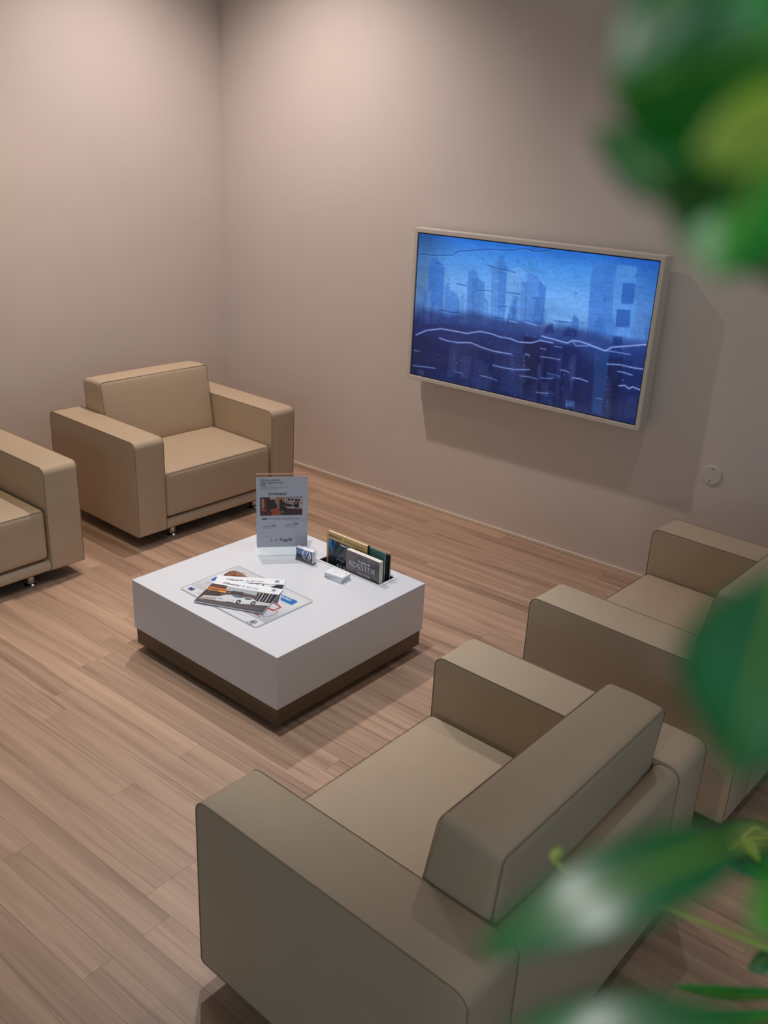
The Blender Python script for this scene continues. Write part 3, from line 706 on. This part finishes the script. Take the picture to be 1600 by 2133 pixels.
P.poly([(1040, 760), (1090, 700), (1160, 740), (1168, 860), (1060, 860)], (34, 40, 58)); P.poly([(1090, 650), (1130, 655), (1120, 760), (1080, 790)], (210, 150, 120)); P.poly([(1110, 640), (1150, 700), (1130, 740), (1085, 660)], (74, 50, 44)); P.poly([(990, 830), (1030, 830), (1045, 880), (1000, 880)], (236, 232, 236)); P.line([(820, 830), (960, 850)], (206, 160, 130), 2)
P.poly([(250, 600), (410, 570), (430, 640), (250, 680)], (54, 84, 140), 1)
# sheet geometry in crop coordinates: top left (145,180), top right (1385,130), bottom right (1365,1755), bottom left (165,1800)
def sheet(x, y):
    v = (y - (1800 - (x - 165) * .0375)) / -1620 * (PH - .010) + .010
    return ((x - 155) / 1222 * SGW, v)
def sheetT(u, v):
    a, b = sheet(248, 645), sheet(1250, 600); c, d = sheet(252, 1068), sheet(1248, 1028)
    x = a[0] + (b[0] - a[0]) * u; y0 = (a[1] + b[1]) / 2; y1 = (c[1] + d[1]) / 2
    return SG(x, y0 + (y1 - y0) * v, .0009)
P.build('photo_print', sheetT, M['print'], paper)
rt = Vector((1, 0, 0)); upv = Vector((0, sin(TILT), cos(TILT)))
def sgt(text, x, y, size, m, wpx, bold=0., shear=0.):
    a = sheet(x, y); lettering(text, size * PH / 1620, SG(a[0], a[1], .0007), rt, upv, m, paper, width=wpx / 1222 * SGW, bold=bold, shear=shear)
sgt('Låt våra experter', 262, 266, 62, M['ink'], 465, .00012)
sgt('hjälpa dig med dina', 262, 326, 62, M['ink'], 530, .00012)
sgt('däck.', 262, 384, 62, M['ink'], 125, .00012)
sgt('Ett tryggt val för dig och din bil hos oss', 262, 418, 32, M['grey'], 620); sgt('med garanti på allt arbete', 262, 460, 34, M['grey'], 400)
sgt('Kortkampanj!', 440, 585, 92, M['ink'], 440, .0002)
sgt('NYA', 330, 605, 60, M['whiteink'], 85, .0004)
sgt('Betala', 292, 1158, 52, M['ink'], 120, .0006); sgt('med ditt bilkort så erbjuder vi dig', 425, 1152, 46, M['ink'], 740)
sgt('Hjulskifte', 308, 1335, 44, M['ink'], 170); sgt('199:-', 500, 1328, 84, M['red'], 135, .0003)
sgt('ord. pris från 249 kr', 308, 1368, 26, M['grey'], 280)
sgt('Däckhotell', 833, 1280, 46, M['ink'], 185); sgt('799:-', 1040, 1275, 84, M['red'], 140, .0003)
sgt('förvaring av däck', 833, 1308, 28, M['grey'], 240); sgt('inklusive skifte och tvätt', 833, 1334, 28, M['grey'], 280)
sgt('Trygg Bil', 710, 1655, 90, M['ink'], 290, .0006)
for x in (512, 632):
    a = sheet(x, 1628); emblem(a[0], a[1], .0052, lambda u, v, z: SG(u, v, .0006 + z), M['whiteink'], paper, M['blueink'], w=.2)
    b = sheet(x - 32, 1685); lettering('SERVICE', .0035, SG(b[0], b[1], .0007), rt, upv, M['grey'], paper, width=.010)
# glass cover sheet in front
slab('front_panel', 0, SGW, .006, PH + .002, .0016, .0026, M['acryl'], sg)

# small acrylic holder with blue cards
ch = empty('card_holder', tloc(-.1045, .1800, ZT), TR + math.atan2(.0175, .091) * .55)
tag(ch, 'small clear acrylic holder with blue cards beside the sign foot', 'card holder')
HW, HD, HH = .092, .026, .066
pr = round_poly([(0, 0), (HW, 0), (HW, HD), (0, HD)], .006, 4)
prism('holder_base', pr, .002, .0006, lambda u, v, w: (u, v, .002 + w), M['acryl'], ch)
prism('holder_front', [Vector(p) for p in ((.0, .004), (HW, .004), (HW, .022), (.0, .022))], .0008, .0003, lambda u, v, w: (u, .0012 + w, v), M['acryl'], ch)
pr = round_poly([(.001, .004), (HW - .001, .004), (HW - .001, HH), (.001, HH)], [0, 0, .012, .012], 5)
prism('holder_back', pr, .0008, .0003, lambda u, v, w: (u, HD - .0015 + w, v), M['acryl'], ch)
cards = box('card_stack', (.003, .0035, .0042), (HW - .003, HD - .004, .0575), M['paper'], ch, bev=.0015)
P = Pic(96, 62, ((115, 345), (395, 430), (385, 600), (115, 520)), (44, 74, 130))
P.poly([(120, 345), (395, 430), (392, 470), (120, 440)], (92, 128, 182)); P.poly([(115, 440), (392, 520), (390, 600), (115, 520)], (34, 52, 100)); P.line([(120, 470), (230, 520), (380, 530)], (170, 186, 214), 1.6, .9); P.line([(120, 440), (200, 470)], (24, 40, 84), 3, .8); P.noise(.08, 6, 4, 5)
P.build('card_print', lambda u, v: (.004 + u * (HW - .008), .0031, .0570 - v * .0520), M['print'], ch)
TC = lambda u, v, z: Vector((u, .0030 - z, v))
emblem(.058, .0355, .0235, TC, M['whiteink'], ch, None, w=.17)
lettering('VISA', .0095, (.066, .0029, .0085), (1, 0, 0), (0, 0, 1), M['whiteink'], ch, width=.015, bold=.0002)

# stack of white business cards
bs = empty('business_cards', tloc(.0880, .1510, ZT), TR)
tag(bs, 'small uneven stack of white cards in front of the book well', 'cards')
z = 0.; rr = random.Random(4)
for k, (h_, rot, dx, dy) in enumerate(((.0052, .5, 0, 0), (.0045, -2.0, .001, .0005), (.0060, 1.2, -.0015, 0), (.0030, 2.5, .0005, .001), (.0045, 6.5, .003, -.001), (.0024, 5.2, .002, 0))):
    o = box('card_block', (-.0445, -.0275, 0), (.0445, .0275, h_ - .0003), M['paper'], bs, bev=.0003, seg=1)
    o.location = (.0455 + dx, .0290 + dy, z); o.rotation_euler = (0, 0, radians(rot)); z += h_
top = o
ob('emblem_dot', box_me('d', (.027, .012, h_), (.033, .018, h_ + .0001)), M['blueink'], top)
lettering('Försäljning och service', .0045, (-.038, .0165, h_), (1, 0, 0), (0, 1, 0), M['grey'], top, width=.055)
lettering('Telefon 08 000 00 00', .004, (-.02, -.004, h_), (1, 0, 0), (0, 1, 0), M['grey'], top, width=.035)

# books standing in the well
def book(name, label, a0, a1, b0, b1, ztop, cover, lean=0., hard=True, zbot=.2085):
    """front cover faces -b; Empty at the lower left front corner"""
    t = empty(name, tloc(a0, b0, zbot), TR); t.rotation_euler = (-lean, 0, TR)
    tag(t, label, 'book', 'books standing in the table well')
    w, d, h_ = a1 - a0, b1 - b0, ztop - zbot; ct = .0018 if hard else .0008; iv = .003 if hard else .0002
    box('front_cover', (0, 0, 0), (w, ct, h_), cover, t, bev=.0004, seg=1)
    box('back_cover', (0, d - ct, 0), (w, d, h_), cover, t, bev=.0004, seg=1)
    return t, w, d, h_, ct, iv
# ochre book: spine on the right as seen
t, w, d, h_, ct, iv = book('book', 'wide ochre book with a building photograph on its cover', -.031, .1890, .2900, .3060, ZT + .122, M['ochre'])
box('spine', (w - ct, ct, 0), (w, d - ct, h_), M['navy'], t); box('page_block', (.003, ct, .003), (w - ct, d - ct, h_ - .0035), M['pages'], t)
OW = w
lettering('ARKITEKTUR', .0125, (.010, -.0002, h_ - .021), (1, 0, 0), (0, 0, 1), M['ink'], t, width=.072, bold=.0002)
lettering('och konst som försvann', .0125, (.095, -.0002, h_ - .021), (1, 0, 0), (0, 0, 1), M['ink'], t, width=.112)
P = Pic(150, 120, ((0, 0), (1, 0), (1, 1), (0, 1)), (40, 52, 60))
P.poly([(0, 0), (.2, 0), (.12, .35), (.02, .25)], (54, 122, 196)); P.poly([(0, .2), (.12, .3), (.2, .7), (.25, 1), (0, 1)], (60, 60, 76)); P.poly([(.08, .0), (.15, .0), (.14, .3)], (34, 40, 52))
for i in range(9):
    for j in range(9): P.poly([(.22 + i * .055, .12 + j * .07), (.255 + i * .055, .12 + j * .07), (.255 + i * .055, .165 + j * .07), (.22 + i * .055, .165 + j * .07)], (84, 108, 116) if (i + j) % 3 else (20, 26, 34), .8)
for k in range(4): P.poly([(.25 + k * .09, .55), (.30 + k * .09, .55), (.30 + k * .09, .68), (.25 + k * .09, .68)], (216, 220, 224), .9)
P.noise(.3, 3, 3, 3)
P.build('cover_print', lambda u, v: (.010 + u * (OW - .022), -.0003, h_ - .032 - v * (h_ - .036)), M['print'], t)
lettering('Stella Fare', .0105, (.076, -.0006, h_ - .044), (1, 0, 0), (0, 0, 1), M['whiteink'], t, width=.052, bold=.0003)
lettering('TUR FÖNSTER', .007, (.058, -.0006, h_ - .112), (1, 0, 0), (0, 0, 1), M['whiteink'], t, width=.042)

t, w, d, h_, ct, iv = book('book', 'grey paperback about art, frontmost in the well, with a large serif title', .1075, .2820, .2580, .2810, ZT + .092, M['umber'], hard=False)
box('page_block', (.0006, ct, .0006), (w - .0006, d - ct, h_ - .0004), M['pages'], t)
P = Pic(130, 120, ((0, 0), (1, 0), (1, 1), (0, 1)), (98, 90, 96))
P.poly([(0, 0), (.3, 0), (.25, .4), (0, .5)], (116, 98, 100)); P.poly([(.25, .1), (.5, .05), (.6, .3), (.35, .35)], (84, 84, 84)); P.line([(.2, .0), (.35, .2), (.6, .18), (.7, .4), (1, .5)], (52, 48, 54), 2.5, .8); P.line([(0, .6), (.3, .5), (.45, .7), (.8, .65)], (122, 88, 92), 5, .7); P.poly([(.6, .1), (1, .1), (1, .4), (.7, .35)], (76, 72, 76)); P.noise(.16, 9, 7, 8); P.noise(.1, 3, 3, 6)
P.build('cover_print', lambda u, v: (.0006 + u * (w - .0012), -.0003, h_ - .0005 - v * (h_ - .001)), M['print'], t)
lettering('En guide till', .013, (.064, -.0005, h_ - .034), (1, 0, 0), (0, 0, 1), M['whiteink'], t, width=.062, bold=.0002)
lettering('i mästarnas namn', .010, (.056, -.0005, h_ - .083), (1, 0, 0), (0, 0, 1), M['whiteink'], t, width=.075)
# the serif title, built from thick and thin strokes
def arc(cx, cy, rx, ry, a0, a1, n=14): return [(cx + rx * cos(radians(a0 + (a1 - a0) * k / n)), cy + ry * sin(radians(a0 + (a1 - a0) * k / n))) for k in range(n + 1)]
G = {'K': (.95, [([(.2, 0), (.2, 1)], 2), ([(.2, .42), (.78, 1)], 1), ([(.36, .58), (.82, 0)], 2), ([(.02, .03), (.38, .03)], .8), ([(.02, .97), (.38, .97)], .8), ([(.62, .97), (.94, .97)], .8), ([(.66, .03), (.98, .03)], .8)]),
     'O': (.95, [(arc(.46, .5, .38, .5, 0, 360, 22), 1.7)]),
     'N': (1.0, [([(.2, 0), (.2, 1)], 1), ([(.2, 1), (.8, 0)], 2), ([(.8, 0), (.8, 1)], 1), ([(.04, .03), (.36, .03)], .8), ([(.04, .97), (.26, .97)], .8), ([(.64, .97), (.96, .97)], .8)]),
     'S': (.72, [(arc(.34, .74, .24, .25, 30, 265, 12) + arc(.34, .26, .26, .25, 85, -150, 12), 1.6), ([(.56, .74), (.58, .98)], .8), ([(.09, .26), (.07, .02)], .8)]),
     'T': (.85, [([(.42, 0), (.42, 1)], 2), ([(.04, .97), (.80, .97)], 1), ([(.05, .97), (.05, .76)], .8), ([(.79, .97), (.79, .76)], .8), ([(.25, .03), (.59, .03)], .8)]),
     'E': (.82, [([(.2, 0), (.2, 1)], 2), ([(.04, .97), (.72, .97)], 1), ([(.2, .52), (.55, .52)], .9), ([(.04, .03), (.74, .03)], 1), ([(.71, .97), (.71, .76)], .8), ([(.73, .03), (.75, .25)], .8), ([(.55, .40), (.55, .64)], .8)])}
x = 0.; tot = sum(G[c][0] for c in 'KONSTEN'); FWd, FHt = .138, .021
for c in 'KONSTEN':
    adv, st = G[c]
    V = []; Fc = []
    for ln, wd_ in st:
        me = strokes_me([[(q[0] * FWd / tot, q[1] * FHt) for q in ln]], .0013 * wd_, lambda a, b, zz, x=x: Vector((.016 + x * FWd / tot + a, -.0004, h_ - .062 + b)), 0)
        s = len(V); V += [v.co.copy() for v in me.vertices]; Fc += [tuple(s + i for i in f.vertices) for f in me.polygons]; bpy.data.meshes.remove(me)
    me = bpy.data.meshes.new('letter'); me.from_pydata([tuple(v) for v in V], [], Fc); ob('letter', me, M['whiteink'], t); x += adv
t, w, d, h_, ct, iv = book('book', 'green hardback standing behind the ochre book, only its right part showing', .070, .2640, .3100, .3170, ZT + .109, M['green'])
box('page_block', (.002, ct, .002), (w - .001, d - ct, h_ - .002), M['pages'], t)
t, w, d, h_, ct, iv = book('book', 'thin dark brown book end between the green and the navy book', .085, .2700, .3190, .3235, ZT + .098, M['umber'])
box('page_block', (.002, ct, .002), (w - .001, d - ct, h_ - .002), M['pages'], t)
t, w, d, h_, ct, iv = book('book', 'thin navy book rearmost in the table well', .080, .2780, .3260, .3330, ZT + .100, M['navy'])
box('page_block', (.002, ct, .002), (w - .001, d - ct, h_ - .002), M['pages'], t)

# ------------------------------------------------------------------ foliage plant beside the camera
def leafmat(name, c, trans, rough=.42):
    m = bpy.data.materials.new(name); m.use_nodes = True; nt = m.node_tree; b = nt.nodes['Principled BSDF']; K = nt.links.new
    out = nt.nodes['Material Output']; b.inputs['Roughness'].default_value = rough; b.inputs['Coat Weight'].default_value = 1.0; b.inputs['Coat Roughness'].default_value = .32; b.inputs['Coat IOR'].default_value = 1.6
    tc = nt.nodes.new('ShaderNodeTexCoord'); n = nt.nodes.new('ShaderNodeTexNoise'); n.inputs['Scale'].default_value = 60; K(tc.outputs['Object'], n.inputs['Vector'])
    mx = nt.nodes.new('ShaderNodeMix'); mx.data_type = 'RGBA'; mx.inputs[6].default_value = L4([q * .8 for q in c]); mx.inputs[7].default_value = L4([min(255, q * 1.15) for q in c])
    K(n.outputs['Fac'], mx.inputs[0]); K(mx.outputs[2], b.inputs['Base Color'])
    tr = nt.nodes.new('ShaderNodeBsdfTranslucent'); K(mx.outputs[2], tr.inputs['Color'])
    ms = nt.nodes.new('ShaderNodeMixShader'); ms.inputs[0].default_value = trans; K(b.outputs[0], ms.inputs[1]); K(tr.outputs[0], ms.inputs[2]); K(ms.outputs[0], out.inputs[0])
    return m
M['leaf'] = leafmat('green_leaf', (46, 172, 48), .4)
M['leafdark'] = leafmat('dark_green_leaf', (24, 122, 58), .3)
M['leaflight'] = leafmat('lit_or_pale_leaf', (176, 212, 70), .5)  # yellow-green holds light shining through the upper leaf; also pale midribs and tendrils
M['stem'] = mat('green_stem', (176, 182, 92), .5)
M['woodstem'] = mat('brown_stem', (96, 78, 56), .7)
M['pot'] = mat('anthracite_planter', (58, 58, 60), .5)
M['soil'] = mat('potting_soil', (46, 36, 28), 1., bump=.4, bscale=60)
def at(x, y, d):
    """a point d metres in front of the camera, seen at that place"""
    if d < .27: d *= .7
    return CAM + (FW + RT * ((x - 800) / F_PX) - UP * ((y - 1066.5) / F_PX)) * d
PX, PY = 5.05, -3.72
plant = empty('foliage_plant', (PX, PY, 0))
tag(plant, 'out of focus green leafy plant hanging into the right side of the picture', 'plant')
inv = Matrix.Translation((-PX, -PY, 0))
lathe('planter', [(.0, 0), (.15, 0), (.155, .01), (.19, .55), (.192, .56), (.176, .56), (.17, .52), (0, .52)], M['pot'], plant, 40)
lathe('soil', [(0, .50), (.171, .50), (.171, .528), (0, .535)], M['soil'], plant, 32)
LEAFN = [0]
def leaf(base, tip, width, m, twist=0., fold=.25, bend=.1, peak=.38, sharp=1.0, nrm=None):
    B, T_ = Vector(base), Vector(tip); ax = T_ - B; width *= .7 if (B - CAM).length < .22 else 1; L = ax.length; ax.normalize()
    n = Vector(nrm) if nrm is not None else (CAM - (B + T_) / 2).normalized()
    sd = ax.cross(n).normalized(); n = sd.cross(ax).normalized()
    R = Matrix.Rotation(radians(twist), 3, ax); sd = R @ sd; n = R @ n
    ns, nt_ = 16, 8; V = []; Fc = []
    pk = peak; A_ = pk / (1 - pk)
    for lay in (0, 1):
        for i in range(ns + 1):
            s = i / ns; wv = (s ** (A_ * sharp)) * ((1 - s) ** sharp) / ((pk ** (A_ * sharp)) * ((1 - pk) ** sharp)); wv = wv ** .75 * width / 2
            for j in range(nt_ + 1):
                t = j / nt_ * 2 - 1
                p = B + ax * (s * L) + sd * (t * wv) + n * (-fold * abs(t) * wv + bend * L * sin(pi * s) + .03 * wv * sin(9 * s + 3 * t)) - n * (.00035 * lay)
                V.append(p)
    W2 = (ns + 1) * (nt_ + 1)
    for lay in (0, 1):
        for i in range(ns):
            for j in range(nt_):
                a = lay * W2 + i * (nt_ + 1) + j; Fc.append((a, a + 1, a + nt_ + 2, a + nt_ + 1))
    for i in range(ns):
        for j in (0, nt_): a = i * (nt_ + 1) + j; Fc.append((a, a + nt_ + 1, a + nt_ + 1 + W2, a + W2))
    V = [inv @ v for v in V]
    o = ob('leaf', mesh('leaf', V, Fc), m, plant, smooth=True)
    mid = [inv @ (B + ax * (s * L) + n * (bend * L * sin(pi * s) + .0003)) for s in [k / 10 for k in range(11)]]
    tube('midrib', mid, [.0006 * (1.15 - k / 10) for k in range(11)], M['leaflight'] if m is not M['leaflight'] else M['stem'], o, 5)
    return o
def stem(pts, r, m=None, name='stem'):
    P_ = [Vector(p) for p in pts]; out = []
    for i in range(len(P_) - 1):
        p0, p1, p2, p3 = P_[max(i - 1, 0)], P_[i], P_[i + 1], P_[min(i + 2, len(P_) - 1)]
        for k in range(6):
            t = k / 6; out.append(.5 * ((2 * p1) + (p2 - p0) * t + (2 * p0 - 5 * p1 + 4 * p2 - p3) * t * t + (3 * p1 - p0 - 3 * p2 + p3) * t ** 3))
    out.append(P_[-1]); tube(name, [inv @ p for p in out], r, m or M['stem'], plant, 7)
def facing(p, q=Vector(LEAF_FILL)):
    return ((CAM - p).normalized() + (q - p).normalized()).normalized()
# upper right cluster
leaf(at(1690, 60, .16), at(1270, 190, .17), .040, M['leaf'], twist=-14, fold=.22, bend=.05, peak=.45, sharp=.8)
leaf(at(1520, -140, .15), at(1275, 150, .15), .0150, M['leafdark'], twist=0, fold=.05, bend=.06, nrm=facing(at(1340, 40, .15)))
leaf(at(1720, 215, .15), at(1450, 330, .15), .0145, M['leaflight'], twist=10, fold=.1, bend=.05)
leaf(at(1640, 230, .17), at(1486, 580, .17), .0350, M['leaf'], twist=0, fold=.2, bend=.02, peak=.42, sharp=1.25)
leaf(at(1415, 410, .17), at(1235, 255, .175), .0095, M['leafdark'], twist=8, fold=.35, bend=-.06, peak=.4)
# right middle leaf
leaf(at(1650, 1160, .17), at(1528, 1625, .178), .0330, M['leafdark'], twist=10, fold=.2, bend=.04, peak=.52, sharp=1.5)
# big blurred leaf low in the picture
leaf(at(1540, 1750, .20), at(985, 1990, .202), .0180, M['leafdark'], twist=0, fold=.06, bend=.10, peak=.36, nrm=facing(at(1375, 1835, .19)))
leaf(at(1640, 2175, .19), at(1040, 2165, .203), .0190, M['leafdark'], twist=0, fold=.08, bend=.08, peak=.5, nrm=facing(at(1310, 2110, .19)))
leaf(at(1700, 1780, .18), at(1570, 1960, .17), .012, M['leaf'], twist=10)
# smaller, sharper leaves further down
leaf(at(1650, 1760, .70), at(1475, 1755, .70), .050, M['leafdark'], twist=25, fold=.2, bend=-.05)
leaf(at(1610, 1742, .67), at(1512, 1778, .67), .0105, M['leaflight'], twist=60, fold=.3, bend=.16)
leaf(at(1545, 1742, .66), at(1582, 1796, .66), .009, M['leaflight'], twist=20, fold=.3, bend=.0)
leaf(at(1640, 1990, .64), at(1557, 2020, .64), .020, M['leafdark'], twist=35, fold=.3, bend=.12)
leaf(at(1640, 2075, .56), at(1400, 2052, .56), .012, M['leaf'], twist=-50, fold=.2, bend=.04)
leaf(at(1660, 2118, .54), at(1440, 2108, .54), .010, M['leaf'], twist=-50, fold=.2, bend=.03)
# stems
hub = Vector((PX, PY, .52))
up1 = at(1850, 700, .45); up2 = at(1800, 1400, .45)
stem([hub, Vector((PX - .02, PY - .05, 1.0)), at(2050, 1500, .5), at(1900, 900, .40), at(1800, 300, .25), at(1740, 60, .18)], .003, M['woodstem'], 'trunk')
stem([at(1820, 400, .26), at(1700, 600, .22), at(1600, 568, .20), at(1505, 530, .20)], .0012, M['woodstem'])
stem([at(1740, 60, .18), at(1700, 60, .165), at(1690, 60, .16)], .001)
stem([at(1800, 300, .25), at(1720, 240, .19), at(1650, 262, .17)], .001)
stem([at(1800, 320, .25), at(1700, 210, .19)], .001)
stem([at(1650, 270, .17), at(1520, 400, .172), at(1415, 410, .17)], .0008, M['woodstem'])
stem([at(1770, -60, .22), at(1740, -90, .18), at(1700, -90, .17)], .001)
stem([at(1740, 60, .18), at(1770, -60, .22)], .001)
stem([at(1900, 900, .40), at(1780, 1100, .24), at(1700, 1192, .17)], .001)
stem([Vector((PX - .02, PY - .05, .95)), at(1950, 2300, .70), at(1750, 2045, .64), at(1600, 1978, .62), at(1420, 1905, .61), at(1330, 1885, .60), at(1245, 1850, .60), at(1180, 1812, .60), at(1150, 1785, .60), at(1165, 1772, .60)], .0019)
leaf(at(1150, 1785, .60), at(1172, 1766, .60), .007, M['leaflight'], fold=.3, bend=.1)
leaf(at(1238, 1852, .60), at(1254, 1834, .60), .005, M['leaflight'], fold=.3, bend=.1)
stem([at(1720, 2032, .635), at(1700, 1850, .68), at(1650, 1760, .70)], .0014)
stem([at(1650, 1760, .70), at(1630, 1750, .685), at(1610, 1742, .67)], .001)
stem([at(1610, 1742, .67), at(1575, 1722, .665), at(1545, 1742, .66)], .0009)
stem([at(1750, 2045, .64), at(1690, 1990, .64), at(1640, 1990, .64)], .0011)
stem([at(1760, 2055, .64), at(1700, 2090, .60), at(1640, 2075, .56)], .0011)
stem([at(1760, 2060, .645), at(1710, 2130, .58), at(1660, 2118, .54)], .0011)
stem([at(1900, 2200, .57), at(1760, 2220, .25), at(1620, 2190, .19)], .001)
stem([at(1850, 2150, .55), at(1750, 1850, .25), at(1700, 1780, .18)], .001)
stem([at(1750, 1850, .25), at(1650, 1745, .21), at(1540, 1750, .20)], .001)
